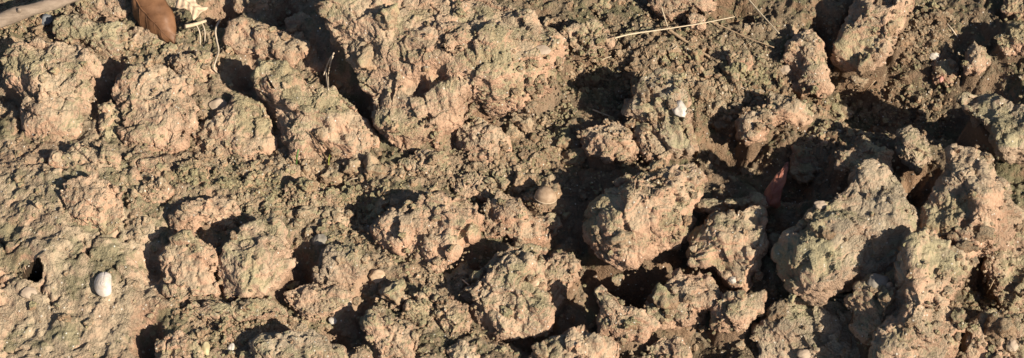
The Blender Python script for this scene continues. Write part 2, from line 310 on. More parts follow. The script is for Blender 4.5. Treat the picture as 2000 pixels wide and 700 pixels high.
# crumbly fine relief; the trodden left corner is smoother
cL = at(110, 520)
smooth = np.exp(-(((P2[:, 0] - cL[0]) / .13) ** 2 + ((P2[:, 1] - cL[1]) / .16) ** 2))
crm = 1 - .42 * smooth
q = P2.copy(); q[:, 2] = base; q[:, :2] += .003 * np.stack([perlin(P2 / .012), perlin(P2 / .012 + 40)], 1)
LFT = .42 + .58 * sstep(-.06, .10, P2[:, 0])
detail = LFT * crm * (.0070 * (lumps(q / .021) - .5) + .0052 * (lumps(q / .0095 + 9) - .5) + .0026 * (lumps(q / .0048 + 5) - .5)) + (.5 + .5 * crm) * .0048 * fbm(q / .016, 5, .62)
# cracks in the crusted part
cr = np.abs(perlin(q / .045 + 70) + .35 * perlin(q / .014 + 30)); detail += .006 * smooth * fbm(q / .055 + 21, 3)
detail -= .010 * smooth * (1 - sstep(0, .06, cr)) * sstep(-.1, .25, perlin(q / .08 + 11))
GZ = (base).reshape(shp)
def gsample(grid, x, y):
    fx = np.interp(x, GX, np.arange(len(GX))); fy = np.interp(y, GY, np.arange(len(GY)))
    i = np.clip(fx.astype(int), 0, len(GX) - 2); j = np.clip(fy.astype(int), 0, len(GY) - 2); a = fx - i; b = fy - j
    return (grid[j, i] * (1 - a) + grid[j, i + 1] * a) * (1 - b) + (grid[j + 1, i] * (1 - a) + grid[j + 1, i + 1] * a) * b

NP = .55 * (-CF) + .45 * np.array([0, 0, 1.0]); NP /= np.linalg.norm(NP)
NU = np.cross(NP, CR)
PLAN = []
LOBE = {'tall knobbly c': (1, .25, .6), 'long sunlit ri': (1, .6)}
for ci, (label, polys, t, lift, mi) in enumerate(CL):
    subs = []; g0 = None
    for pi_, poly in enumerate(polys):
        P = np.array(poly, float)
        x, y = P[:, 0], P[:, 1]; x2, y2 = np.roll(x, -1), np.roll(y, -1)
        cr_ = x * y2 - x2 * y; A = cr_.sum() / 2
        cx = ((x + x2) * cr_).sum() / (6 * A); cy = ((y + y2) * cr_).sum() / (6 * A)
        s = math.sqrt(abs(A) / math.pi) * .0005
        lf = 1 - .28 * float(sstep(1100, 850, cx)); poly = [(cx + (a - cx) * 1.03, cy + (b - cy) * 1.03) for a, b in poly]
        c0 = at(cx, cy); g = float(gsample(GZ, np.array([c0[0]]), np.array([c0[1]]))[0])
        smax = s if len(polys) == 1 else (.030 + .25 * s); hc = g + lf * lift * LOBE.get(label[:14], (1,) * 9)[pi_] * smax + .12 * s
        c = at(cx, cy, hc)
        pts = []
        for a, b in poly:
            d = ray(a, b); k = np.dot(c - CP, NP) / np.dot(d, NP); v = CP + d * k - c
            pts.append((v @ CR, v @ NU))
        pts = np.array(pts)
        # radius by angle
        TH = np.linspace(-math.pi, math.pi, 361); R = np.zeros(361)
        p1 = pts; p2 = np.roll(pts, -1, axis=0)
        for k, th in enumerate(TH):
            dx, dy = math.cos(th), math.sin(th); e = p2 - p1
            den = dx * e[:, 1] - dy * e[:, 0]; den = np.where(np.abs(den) < 1e-12, 1e-12, den)
            tt = (p1[:, 0] * e[:, 1] - p1[:, 1] * e[:, 0]) / den; uu = (p1[:, 0] * dy - p1[:, 1] * dx) / den
            ok = (tt > 0) & (uu >= 0) & (uu <= 1)
            R[k] = tt[ok].max() if ok.any() else s
        R = np.convolve(np.concatenate([R[-7:-1], R, R[1:7]]), np.ones(7) / 7, 'same')[6:-6]
        subs.append(dict(c=c, s=s, T=t * s * (.55 + .45 * lf), TH=TH, R=R, hc=hc, lift=max(lift, 0)))
    if label.startswith('slab with'): subs[0]['cuts'] = [((-.12, .15, .97), .006)]
    if label.startswith('big angular'): subs[0]['cuts'] = [((-.70, .1, .70), .030)]
    if label.startswith('largest tan'): subs[0]['dents'] = [(815, 168, 22, .026), (862, 142, 18, .018), (770, 70, 24, .007), (800, 30, 30, .007), (905, 210, 24, .012), (1060, 40, 20, .01)]
    PLAN.append(subs)
smooth2 = smooth.reshape(shp)
PXX = XX * 2000 + 1000                          # left half: soil still knit together; right half: loose and open
OPEN = sstep(750, 1250, PXX)
GZ = GZ - (.001 + .012 * OPEN) * (1 - .9 * smooth2)
# soil banked up under and around each clod
for subs in PLAN:
    for b in subs:
        rm = b['R'].max() * 1.5
        i0, i1 = np.searchsorted(GX, [b['c'][0] - rm, b['c'][0] + rm]); j0, j1 = np.searchsorted(GY, [b['c'][1] - rm, b['c'][1] + rm])
        dx = XX[j0:j1, i0:i1] - b['c'][0]; dy = (YY[j0:j1, i0:i1] - b['c'][1]) / NU[1]
        rho = np.hypot(dx, dy) / np.interp(np.arctan2(dy, dx), b['TH'], b['R'])
        op = OPEN[j0:j1, i0:i1]
        tgt = b['hc'] - (.16 + .05 * b['lift'] + (.40 + .45 * b['lift']) * op) * b['T'] + dy * NU[2]
        k = sstep(1.22 - .24 * op, .60, rho)
        z = GZ[j0:j1, i0:i1]; GZ[j0:j1, i0:i1] = z + np.maximum(tgt - z, 0) * k - (.55 + .45 * op) * min(.006, .22 * b['s']) * sstep(.70, .95, rho) * sstep(1.30, 1.05, rho)
GZ = GZ + detail.reshape(shp)
# burrow hole and the two seats pressed by shell pieces
PITS = []
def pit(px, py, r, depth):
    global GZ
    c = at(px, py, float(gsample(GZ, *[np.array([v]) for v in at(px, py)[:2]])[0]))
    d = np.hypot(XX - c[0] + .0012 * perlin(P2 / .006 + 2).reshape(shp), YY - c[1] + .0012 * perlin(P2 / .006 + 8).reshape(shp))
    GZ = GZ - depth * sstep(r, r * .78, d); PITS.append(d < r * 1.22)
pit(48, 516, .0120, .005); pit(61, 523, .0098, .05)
ny, nx = shp
idx = np.arange(nx * ny).reshape(ny, nx)
F = np.stack([idx[:-1, :-1].ravel(), idx[:-1, 1:].ravel(), idx[1:, 1:].ravel(), idx[1:, :-1].ravel()], 1)
V = np.stack([XX.ravel(), YY.ravel(), GZ.ravel()], 1)
cx_ = XX.ravel() / .5 * 1000 + 1000 + 160 * perlin(P2 / .06 + 3)
crust = np.maximum(sstep(.25, .6, smooth), .52 * (1 - sstep(600, 1300, cx_)) + .08)
M_BURROW = soil_mat('burrow_painted_shade', (.050, .036, .025), (.055, .036, .024), (.045, .035, .025), algae=(.04, .035, .02))  # near-black wall colour: the shade inside the hole painted in
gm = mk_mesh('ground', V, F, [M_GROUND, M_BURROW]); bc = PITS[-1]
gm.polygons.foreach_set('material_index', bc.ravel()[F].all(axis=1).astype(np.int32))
ca = gm.attributes.new('crust', 'FLOAT', 'POINT'); ca.data.foreach_set('value', crust.astype(np.float32))
g = link('ground', gm); tag(g, 'bare crumbly tan soil with gaps and hollows between the clods', 'soil', kind='structure')

# ------------------------------------------------------------------ surface map for resting small things
HX = np.arange(-.60, .60, .0015); HY = np.arange(-.265, .315, .0015)
hx, hy = np.meshgrid(HX, HY)
HM = gsample(GZ, hx.ravel(), hy.ravel()).reshape(hx.shape)
def splat(V):
    global HM
    i = np.round((V[:, 0] - HX[0]) / .0015).astype(int); j = np.round((V[:, 1] - HY[0]) / .0015).astype(int)
    ok = (i >= 1) & (i < len(HX) - 1) & (j >= 1) & (j < len(HY) - 1)
    for a, b in ((0, 0), (1, 0), (0, 1), (-1, 0), (0, -1)):
        np.maximum.at(HM, (j[ok] + b, i[ok] + a), V[ok, 2] - (.0008 if (a or b) else 0))
def hsample(x, y):
    i = np.clip(np.round((x - HX[0]) / .0015).astype(int), 0, len(HX) - 1); j = np.clip(np.round((y - HY[0]) / .0015).astype(int), 0, len(HY) - 1)
    return HM[j, i]
def surf(px, py):                                  # where a sight line meets the soil
    px = np.atleast_1d(np.asarray(px, float)); py = np.atleast_1d(np.asarray(py, float))
    D = CF[None] + CR[None] * ((px - 1000) / 1000 * HALF)[:, None] + CU[None] * ((350 - py) / 1000 * HALF)[:, None]
    t = (.13 - CP[2]) / D[:, 2]; done = np.zeros(len(px), bool); step = .0012
    for _ in range(300):
        p = CP + D * t[:, None]; done |= p[:, 2] <= hsample(p[:, 0], p[:, 1])
        if done.all(): break
        t = np.where(done, t, t + step)
    return CP + D * t[:, None]

# ------------------------------------------------------------------ build the clods
def clod_shell(b, seed, lvl):
    rng = np.random.default_rng(seed)
    D, Fc = ICO[lvl]
    rho = np.hypot(D[:, 0], D[:, 1]); n = 2.7
    k = (rho ** n + np.abs(D[:, 2]) ** n) ** (-1 / n); Q = D * k[:, None]
    for _ in range(13):                            # broken flat faces
        v = rng.normal(size=3); v[2] = abs(v[2]) * 1.0 + .15; v /= np.linalg.norm(v)
        d = rng.uniform(.62, .86) + .24 * (1 - v[2])
        Q = Q - np.clip(Q @ v - d, 0, None)[:, None] * v * .9
    th = np.arctan2(D[:, 1], D[:, 0]); R = np.interp(th, b['TH'], b['R'])
    W = b['c'] + CR[None] * (Q[:, 0] * R)[:, None] + NU[None] * (Q[:, 1] * R)[:, None] + NP[None] * (Q[:, 2] * b['T'])[:, None]
    for v, d in b.get('cuts', ()):
        v = np.array(v) / np.linalg.norm(v); W = W - np.clip((W - b['c']) @ v - d, 0, None)[:, None] * v * .95
    for px, py, r, dep in b.get('dents', ()):
        dr = ray(px, py); dr = dr / np.linalg.norm(dr); rel = W - CP; lat = rel - (rel @ dr)[:, None] * dr
        W = W - NP[None] * (dep * np.exp(-(lat ** 2).sum(axis=1) / (r * .0005) ** 2) * (D[:, 2] > -.2))[:, None]
    s = b['s']; o = rng.uniform(0, 90, 3)
    N = vnormals(W, Fc)
    W = W + N * (s * .11 * fbm(W / (s * .75) + o, 3, .55))[:, None]
    N = vnormals(W, Fc)
    a = min(1.0, s / .022)
    W2 = W + .0008 * np.stack([perlin(W / .011 + o), perlin(W / .011 + o + 31), perlin(W / .011 + o + 57)], 1)
    rid = 1 - np.abs(fbm(W / .030 + o, 2)) * 2
    patch = .06 + .94 * sstep(-.25, .35, perlin(W / .035 + o + 5))
    disp = a * (.0040 * fbm(W / .030 + o, 3, .48) + .0052 * chips(W2 / .023 + o) - .0018 * np.clip(rid - .74, 0, 1) / .26
                + patch * (.0014 * chips(W2 / .0085 + o) + .0009 * (lumps(W2 / .0045 + o) - .55)))
    disp += .0010 * fbm(W / .0050 + o, 2, .8) + rng.normal(size=len(W)) * (.00022 if lvl >= 6 else .00028)
    return W + N * disp[:, None], Fc
for ci, ((label, polys, t, lift, mi), subs) in enumerate(zip(CL, PLAN)):
    Vs, Fs, off = [], [], 0
    c = subs[0]['c']
    for k, b in enumerate(subs):
        lvl = 7 if b['s'] > .075 else 6 if b['s'] > .040 else (5 if b['s'] > .0145 else 4)
        W, Fc = clod_shell(b, 100 + ci * 13 + k, lvl)
        deep = (W[:, 2] < gsample(GZ, W[:, 0], W[:, 1]) - .004) | (ICO[lvl][0][:, 2] < -.62)
        keep = ~(deep[Fc].all(axis=1)); Fc = Fc[keep]
        used = np.unique(Fc); mp = np.full(len(W), -1); mp[used] = np.arange(len(used)); W = W[used]; Fc = mp[Fc]
        splat(W)
        Vs.append(W); Fs.append(Fc + off); off += len(W)
    V = np.concatenate(Vs); Fm = np.concatenate(Fs)
    z0 = V[:, 2].min(); org = np.array([c[0], c[1], z0])
    o = link('soil_clod', mk_mesh('soil_clod', V - org, Fm, M_CLOD[mi]), loc=org)
    tag(o, label, 'clod', GROUP)

# ------------------------------------------------------------------ small things
def blob_mesh(name, mat, seed, lvl=3, ax=(1, 1, 1), rough=.12, facets=4, fine=0.0):
    rng = np.random.default_rng(seed); D, Fc = ICO[lvl]; Q = D.copy()
    for _ in range(facets):
        v = rng.normal(size=3); v /= np.linalg.norm(v); Q = Q - np.clip(Q @ v - rng.uniform(.62, .88), 0, None)[:, None] * v * .9
    o = rng.uniform(0, 60, 3)
    Q = Q * (1 + rough * fbm(D * 1.3 + o, 3) + fine * (lumps(D * 3.2 + o) - .5))[:, None] * np.array(ax)
    return mk_mesh(name, Q, Fc, mat)
def tube(pts, radii, sides=8, seed=0, knob=0.0):
    pts = np.array(pts, float); n = len(pts); V = []; rng = np.random.default_rng(seed)
    for i in range(n):
        tdir = pts[min(i + 1, n - 1)] - pts[max(i - 1, 0)]; tdir /= np.linalg.norm(tdir) + 1e-12
        up = np.array([0, 0, 1.0]); a = np.cross(tdir, up); a /= np.linalg.norm(a) + 1e-9; b = np.cross(a, tdir)
        for k in range(sides):
            an = 2 * math.pi * k / sides; r = radii[i] * (1 + knob * rng.normal())
            V.append(pts[i] + r * (a * math.cos(an) + b * math.sin(an)))
    Fq = [(i * sides + k, i * sides + (k + 1) % sides, (i + 1) * sides + (k + 1) % sides, (i + 1) * sides + k) for i in range(n - 1) for k in range(sides)]
    V += [pts[0], pts[-1]]; e0, e1 = len(V) - 2, len(V) - 1
    Fq += [(e0, (k + 1) % sides, k, k) for k in range(0)]
    for k in range(0, sides, 2):
        Fq.append((e0, (k + 2) % sides, (k + 1) % sides, k)); m = (n - 1) * sides
        Fq.append((e1, m + k, m + (k + 1) % sides, m + (k + 2) % sides))
    return np.array(V), np.array(Fq)
def spline(ctrl, n):
    C = np.array(ctrl, float); C = np.vstack([2 * C[0] - C[1], C, 2 * C[-1] - C[-2]]); out = []
    for i in range(1, len(C) - 2):
        for t in np.linspace(0, 1, n, endpoint=False):
            out.append(.5 * (2 * C[i] + (C[i + 1] - C[i - 1]) * t + (2 * C[i - 1] - 5 * C[i] + 4 * C[i + 1] - C[i + 2]) * t * t + (3 * C[i] - C[i - 1] - 3 * C[i + 1] + C[i + 2]) * t ** 3))
    return np.array(out + [C[-2]])
def stem_pts(pix, lifts, n=6):
    s = surf([p[0] for p in pix], [p[1] for p in pix])
    out = []
    for (px, py), q, l in zip(pix, s, lifts): out.append(at(px, py, q[2] + l))
    return spline(out, n)
def bridge(pix, n=8, lift=.0015):
    """a stiff stem: straight between its ends in height, resting on the highest soil under it"""
    q = spline([(a, b, 0) for a, b in pix], n); s = surf(q[:, 0], q[:, 1])
    u = np.linspace(0, 1, len(q)); A = np.polyfit(u, s[:, 2], 1); line = np.polyval(A, u); line += max(0, np.max(np.minimum(s[:, 2] - line, .012))) * .6 + lift
    return np.array([at(a, b, z) for (a, b, _), z in zip(q, line)])
def stem_obj(name, pts, r0, r1, mat, label=None, group=None, parent=None, knob=.06, cat='stem', seed=0, sides=8):
    org = np.array(pts[0]); V_, F_ = tube(np.array(pts) - org, np.linspace(r0, r1, len(pts)), sides, seed, knob)
    if parent is not None: V_ = V_ + org - np.array(parent.location); o = link(name, mk_mesh(name, V_, F_, mat), parent)
    else: o = tag(link(name, mk_mesh(name, V_, F_, mat), loc=org), label, cat, group)
    return o

M_STRAW = plain_mat('dry_straw', (.46, .37, .25), (.58, .49, .35), 300, .5, .2, stretch=(1, 1, 1))
M_STEM = plain_mat('dry_brown_stem', (.30, .21, .13), (.42, .31, .20), 300, .7, .3)
M_DARK = plain_mat('dark_dead_stem', (.10, .065, .04), (.17, .11, .065), 300, .7, .3)
M_WOOD = plain_mat('weathered_wood', (.19, .145, .108), (.33, .26, .20), 60, .85, .8, stretch=(.5, 3, 3))
M_LEAF = plain_mat('dead_leaf_brown', (.10, .047, .022), (.22, .11, .055), 60, .55, .4)
M_LEAF_RED = plain_mat('dead_leaf_red', (.24, .085, .065), (.34, .14, .09), 80, .5, .3)
M_LEAF_PALE = plain_mat('dead_leaf_pale', (.50, .36, .24), (.62, .48, .34), 90, .7, .3)
M_GREEN = plain_mat('grass_green', (.06, .13, .03), (.10, .19, .05), 200, .5, .1)
M_LIME = plain_mat('grass_yellow_green', (.28, .30, .06), (.36, .36, .09), 200, .5, .1)
M_ROOT = plain_mat('pale_root', (.52, .42, .31), (.66, .56, .43), 300, .7, .2)

# thick twig, upper left
tw = spline([at(a, b, z) for a, b, z in ((-60, 52, .030), (-15, 46, .033), (25, 31, .035), (70, 17, .037), (115, 4, .037), (165, -12, .036))], 9)
rad = .0085 - .0032 * np.linspace(0, 1, len(tw)) + .0006 * np.sin(np.linspace(0, 19, len(tw)))
org = tw[0]; V_, F_ = tube(tw - org, rad, 18, 4, .035)
root = link('twig', None, loc=org); tag(root, 'thick weathered grey-brown twig lying across the upper left corner', 'twig')
link('bark', mk_mesh('bark', V_, F_, M_WOOD), root)
kp = tw[20] - org
V_, F_ = tube(spline([kp + np.array((0, -.001, .002)), kp + np.array((.003, -.002, .007)), kp + np.array((.004, -.0025, .0095))], 4), np.linspace(.0034, .0018, 9), 10, 5, .06)
link('knot', mk_mesh('knot', V_, F_, M_WOOD), root)

# leaves: a cupped blade with thickness and a midrib
def leaf(name, label, base_p, tip_p, width, cup, mat, rib_mat, tilt, seed, bend=.0, prof=None):
    b = np.array(base_p, float); t = np.array(tip_p, float); L_ = np.linalg.norm(t - b); ax = (t - b) / L_
    up = np.array(tilt, float); up -= ax * (up @ ax); up /= np.linalg.norm(up); sd = np.cross(ax, up)
    nu, nv = 30, 21; rng = np.random.default_rng(seed); V = []
    for i in range(nu):
        u = i / (nu - 1); wd = width * (prof(u) if prof else math.sin(math.pi * (.06 + .94 * u) ** .8) ** .75)
        for j in range(nv):
            v = -1 + 2 * j / (nv - 1); a = v * cup; arc = wd / max(cup, .01)
            ripple = .0011 * math.sin(9 * u + 5 * abs(v)) * abs(v) + .0006 * math.cos(26 * u - 6 * abs(v))
            V.append(ax * (u * L_) + sd * (arc * math.sin(a)) + up * (arc * (math.cos(a) - 1) + ripple + bend * math.sin(math.pi * u)))
    V = np.array(V); V += .0012 * np.stack([perlin(V / .012 + seed + k * 20) for k in range(3)], 1)
    ix = np.arange(nu * nv).reshape(nu, nv); Fq = np.stack([ix[:-1, :-1].ravel(), ix[:-1, 1:].ravel(), ix[1:, 1:].ravel(), ix[1:, :-1].ravel()], 1)
    rt = link(name, None, loc=b); tag(rt, label, 'leaf')
    bl = link('blade', mk_mesh('blade', V, Fq, mat), rt)
    md = bl.modifiers.new('thickness', 'SOLIDIFY'); md.thickness = .0006; md.offset = 0
    mid = V[ix[:, nv // 2]] + up * .0004
    V_, F_ = tube(mid, np.linspace(.0009, .0003, nu), 6, 1, 0); link('midrib', mk_mesh('midrib', V_, F_, rib_mat), rt)
    for sgn in (1, -1):
        for k in (6, 11, 16, 21):
            pts = [V[ix[min(k + d, nu - 1), nv // 2 + sgn * d]] + up * .0003 for d in range(0, 8)]
            V_, F_ = tube(pts, np.linspace(.0005, .0002, 8), 4, 1, 0); link('vein', mk_mesh('vein', V_, F_, rib_mat), rt)
    return rt
leaf('dead_leaf', 'brown curled dead leaf tucked between clods at the top left', at(262, -6, .034), at(340, 84, .006), .028, 1.4, M_LEAF, M_LEAF, (-.25, -.75, .62), 3, .006)
leaf('dead_leaf', 'dark red dead leaf standing in the shaded hollow', at(1502, 402, .004), at(1540, 318, .030), .0125, 1.0, M_LEAF_RED, M_LEAF_RED, (-.5, -.6, .75), 8, .008, lambda u: (1 - u) ** .7 * min(1, .55 + u * 4) + .02)
leaf('leaf_scrap', 'pale tan scrap of dry leaf at the top edge beside the brown leaf', at(352, -6, .030), at(392, 26, .024), .012, .5, M_LEAF_PALE, M_STRAW, (.2, -.3, 1), 12, .002, lambda u: .75 + .25 * math.sin(7 * u))

# straws, stems and roots
stem_obj('straw', bridge([(1200, 75), (1232, 67), (1300, 57), (1370, 46), (1435, 33)], lift=.011), .0009, .0005, M_STRAW, 'long pale dry straw bridging the loose crumbs at the top', cat='straw')
GS = 'thin stems around the long straw'
stem_obj('dry_stem', bridge([(1292, 14), (1298, 34), (1305, 56)], lift=.006), .0006, .0005, M_STRAW, 'short thin stem leaning on the long pale straw from above', GS)
stem_obj('dry_stem', bridge([(1386, 42), (1420, 56), (1460, 74), (1512, 93)], lift=.004), .0008, .0005, M_STEM, 'thin brown stem running right and down from the long straw', GS)
stem_obj('dry_stem', bridge([(1456, -8), (1480, 20), (1500, 42), (1522, 66)], lift=.008), .0009, .0006, M_STRAW, 'thin greenish-pale stem slanting from the top edge right of the straw', GS)
stem_obj('dry_stem', bridge([(1306, 58), (1332, 76), (1362, 96), (1386, 112)], lift=.002), .0017, .0011, M_STEM, 'thicker brown stem lying in loose crumbs below the long straw', GS, knob=.1)
stem_obj('dry_stem', bridge([(1344, 100), (1358, 116), (1370, 134)], lift=.002), .0006, .0004, M_STEM, 'short brown fibre in loose crumbs below the thicker brown stem', GS)
st = bridge([(362, 52), (380, 48), (402, 41)], lift=.012)
root = link('dry_stem', None, loc=st[0]); tag(root, 'short pale broken stem with two hanging fibres near the brown leaf', 'stem')
stem_obj('stalk', st, .0021, .0016, M_STRAW, parent=root, knob=.08)
for a, b in (((374, 52), (391, 88)), ((386, 48), (400, 86))):
    e = surf(b[0], b[1])[0]; s0 = st[np.argmin([abs(p[0] - at(a[0], a[1], .03)[0]) for p in st])]
    stem_obj('fibre', spline([s0, (s0 + e) / 2 + np.array((.002, 0, .003)), e], 6), .0007, .0005, M_ROOT, parent=root)
stem_obj('root', stem_pts([(430, 38), (421, 58), (423, 78), (427, 100), (421, 120), (418, 134), (424, 142)], (.006, .006, .007, .006, .005, .003, .001)), .0011, .0006, M_ROOT, 'thin wavy pale root hanging beside the small orange clod', cat='root')
root = link('root', None, loc=surf(641, 176)[0]); tag(root, 'small tuft of white rootlets on the sloping clod', 'root')
for pix in ([(652, 104), (642, 122), (637, 142), (641, 176)], [(650, 110), (645, 126), (641, 150), (642, 176)], [(646, 112), (638, 130), (632, 148)]):
    stem_obj('rootlet', stem_pts(pix, [.010, .012, .010, .001][:len(pix)]), .0008, .0005, M_ROOT, parent=root)
GD = 'short stems stuck to the sloping clod'
stem_obj('dark_stem', stem_pts([(604, 258), (618, 278), (632, 300), (640, 314)], (.002,) * 4), .0007, .0005, M_DARK, 'straight thin dark stem on the lower face of the sloping clod', GD)
stem_obj('dark_stem', stem_pts([(608, 258), (626, 272), (646, 292), (660, 304)], (.002,) * 4), .0007, .0005, M_DARK, 'thin dark stem slanting right on the sloping clod face', GD)
stem_obj('grass_blade', stem_pts([(583, 292), (580, 306), (579, 322)], (.004,) * 3), .0010, .0006, M_GREEN, 'tiny dark green grass blade at the foot of the sloping clod', cat='grass blade')
stem_obj('grass_blade', stem_pts([(645, 302), (642, 311), (642, 322)], (.004,) * 3), .0010, .0006, M_LIME, 'tiny yellow-green grass blade above the dark gap under the sloping clod', cat='grass blade')

CH = random.Random(4)
for k, (px, py, an, ln, lab) in enumerate([(1180, 118, .5, 16, 'short pale chaff bit below the left end of the long straw'), (1262, 104, 1.9, 14, 'short chaff bit in loose crumbs under the middle of the long straw'),
        (1444, 168, -.5, 20, 'chaff bit left of the tall orange block'), (1178, 222, -.35, 22, 'bent pale chaff bit left of the craggy quartz clod'), (1700, 168, .8, 15, 'chaff bit below the large clod at the top right'),
        (1860, 60, -.9, 18, 'chaff bit at the upper right in loose crumbs'), (690, 352, .3, 15, 'chaff bit in crumbs below the sloping clod'), (1935, 560, 1.1, 15, 'chaff bit on the crumbly slope at lower right'), (905, 548, -.7, 14, 'chaff bit between the heart-shaped and large ridged clods')]):
    dx, dy = math.cos(an) * ln, -math.sin(an) * ln
    stem_obj('chaff', stem_pts([(px - dx, py - dy), (px + CH.uniform(-3, 3), py + CH.uniform(-3, 3)), (px + dx, py + dy)], (.001, .003, .001), 5), .0008, .0005, (M_STRAW, M_STEM, M_ROOT)[k % 3], lab, 'bits of chaff in the crumbs', cat='chaff')
# stones and shells
M_WHITE = plain_mat('white_quartz', (.44, .39, .33), (.62, .58, .52), 160, .45, .5, .5)
M_PALE = plain_mat('pale_stone', (.34, .265, .195), (.44, .35, .265), 160, .7, .5)
M_TANST = plain_mat('tan_stone', (.44, .31, .20), (.55, .41, .28), 160, .6, .3)
M_GREYST = plain_mat('grey_stone', (.20, .18, .15), (.30, .27, .22), 150, .75, .5)
M_BLUEST = plain_mat('blue_grey_stone', (.13, .14, .155), (.22, .23, .24), 150, .7, .4)
M_YEL = plain_mat('yellow_stone', (.42, .35, .19), (.50, .43, .26), 150, .6, .3)
M_PINK = plain_mat('pink_stone', (.42, .19, .16), (.55, .30, .24), 150, .6, .3)
STONES = [  # px, py, half sizes (px), material, label, seed, facets
 (1326, 214, 15, 17, 12, M_WHITE, 'white quartz chip set in the craggy pale clod', 21, 9),
 (1826, 112, 14, 8, 9, M_WHITE, 'white pebble on the corner of a small clod beside the dark hollow', 22, 3),
 (1536, 139, 14, 10, 8, M_PALE, 'pale flat stone chip left of the tall orange block', 23, 8),
 (426, 206, 18, 11, 9, M_PALE, 'pale grey stone chip above the broad crumbly clod', 24, 8),
 (1716, 556, 22, 15, 12, M_GREYST, 'dark grey stone embedded below the big pointed clod', 25, 5),
 (452, 683, 8, 9, 7, M_WHITE, 'white pebble at the bottom below the upright crumbly clod', 26, 5),
 (402, 683, 10, 11, 8, M_YEL, 'yellowish pebble at the bottom left of the white one', 27, 3),
 (91, 41, 13, 12, 10, M_BLUEST, 'blue-grey pebble under the thick twig', 28, 3),
 (736, 541, 15, 11, 9, M_TANST, 'tan oval pebble below the heart-shaped clod', 29, 2),
 (1043, 553, 11, 7, 6, M_TANST, 'small orange-tan pebble on the large ridged clod', 30, 2),
 (624, 470, 15, 10, 9, M_GREYST, 'dark grey pebble above the small rounded clod', 31, 3),
 (650, 627, 8, 6, 5, M_WHITE, 'white pebble under the wide tan clod', 32, 4),
 (56, 572, 15, 9, 5, M_PALE, 'flat pale pebble pressed into soil below the burrow hole', 33, 2),
 (1060, 99, 17, 8, 4, M_PALE, 'flat pale flake on the right lobe of the largest clod', 34, 6),
 (1976, 676, 11, 10, 9, M_PALE, 'round pale pebble near the lower right corner', 35, 1),
 (1603, 402, 15, 7, 6, M_PALE, 'pale chip on the left shoulder of the big pointed clod', 36, 7),
 (1431, 549, 9, 6, 6, M_WHITE, 'small white chip at the foot of the craggy notched clod', 38, 6),
 (1572, 696, 16, 10, 8, M_PALE, 'grey-white stone at the bottom edge on the shaded slope', 40, 5),
 (1838, 156, 5, 6, 4, M_PINK, 'tiny pink chip below the white pebble clod', 41, 4),
 (1735, 559, 9, 6, 6, M_TANST, 'small tan stone beside the dark grey embedded stone', 43, 4),
]
for px, py, a, b, c_, mt, lab, sd, fc in STONES:
    p = surf(px, py)[0]; u = .0005
    o = link('pebble' if fc < 6 else 'stone_chip', blob_mesh('stone', mt, sd, 3, (a * u, b * u / .8, c_ * u), .16, fc), loc=p + np.array((0, 0, c_ * u * .25)))
    o.rotation_euler = (random.Random(sd).uniform(.1, .5), random.Random(sd + 1).uniform(-.3, .3), random.Random(sd + 2).uniform(-.4, .4))
    tag(o, lab, 'stone', 'pebbles and stone chips')

# broken white shell: a thick curved piece with one straight broken edge
def shell_piece():
    V, nu, nv = [], 41, 18
    for i in range(nu):
        a = 2 * math.pi * i / (nu - 1)                      # oval, broken straight on one side
        for j in range(nv):
            r = j / (nv - 1); x = -math.sin(a) * r * .0088; y = math.cos(a) * r * .0112
            V.append((min(x, .0054), y, .0062 * (1 - r ** 2.2) + .00022 * math.sin(40 * r)))
    V = np.array(V); ix = np.arange(nu * nv).reshape(nu, nv)
    return V, np.stack([ix[:-1, :-1].ravel(), ix[1:, :-1].ravel(), ix[1:, 1:].ravel(), ix[:-1, 1:].ravel()], 1)
M_SHELL = plain_mat('white_shell', (.40, .33, .26), (.66, .61, .57), 130, .5, .35, .35)
p = surf(205, 560)[0]; V_, F_ = shell_piece()
root = link('shell_piece', None, loc=p + np.array((0, 0, .0030))); root.rotation_euler = (.45, .0, .06)
tag(root, 'broken white shell piece with a straight edge, lying right of the burrow hole', 'shell')
so_ = link('outer_shell', mk_mesh('outer_shell', V_, F_, M_SHELL), root)
md = so_.modifiers.new('thickness', 'SOLIDIFY'); md.thickness = .0012; md.offset = -1

# brown snail shell: body whorl as a dome, low spire, pale lip
M_SNAIL = plain_mat('snail_shell', (.25, .17, .11), (.43, .315, .215), 140, .6, .5, .25)
M_LIP = plain_mat('snail_lip', (.42, .32, .22), (.54, .43, .31), 200, .55, .2, .3)
def snail():
    V, na, nr = [], 40, 16
    for i in range(na):
        a = 2 * math.pi * i / na; grow_ = 1 + .16 * (i / na)
        for j in range(nr):
            ph = (j / (nr - 1)) * math.pi * .56
            r = math.sin(ph) * .0108 * grow_; z = math.cos(ph) * .0125
            z -= .0007 * math.exp(-((ph - .62) / .07) ** 2) + .0005 * math.exp(-((ph - 1.02) / .06) ** 2)
            V.append((r * math.cos(a), r * math.sin(a), z))
    ix = np.arange(na * nr).reshape(na, nr); ix2 = np.vstack([ix, ix[:1]])
    return np.array(V), np.stack([ix2[:-1, :-1].ravel(), ix2[1:, :-1].ravel(), ix2[1:, 1:].ravel(), ix2[:-1, 1:].ravel()], 1)
p = surf(1065, 386)[0]; V_, F_ = snail()
root = link('snail_shell', None, loc=p + np.array((0, 0, .0015))); root.rotation_euler = (-.3, .2, .2); root.scale = (.88, .88, .82)
tag(root, 'glossy brown dome-shaped snail shell resting among crumbs near the middle', 'shell')
link('whorl', mk_mesh('whorl', V_, F_, M_SNAIL), root)
ang = np.linspace(0, 2 * math.pi, 41)
V_, F_ = tube([(.0108 * (1 + .16 * min(a / (2 * math.pi), .999)) * math.cos(a), .0108 * (1 + .16 * min(a / (2 * math.pi), .999)) * math.sin(a), -.0017) for a in ang], [.0007] * 41, 8, 1, 0)
link('lip', mk_mesh('lip', V_, F_, M_LIP), root)

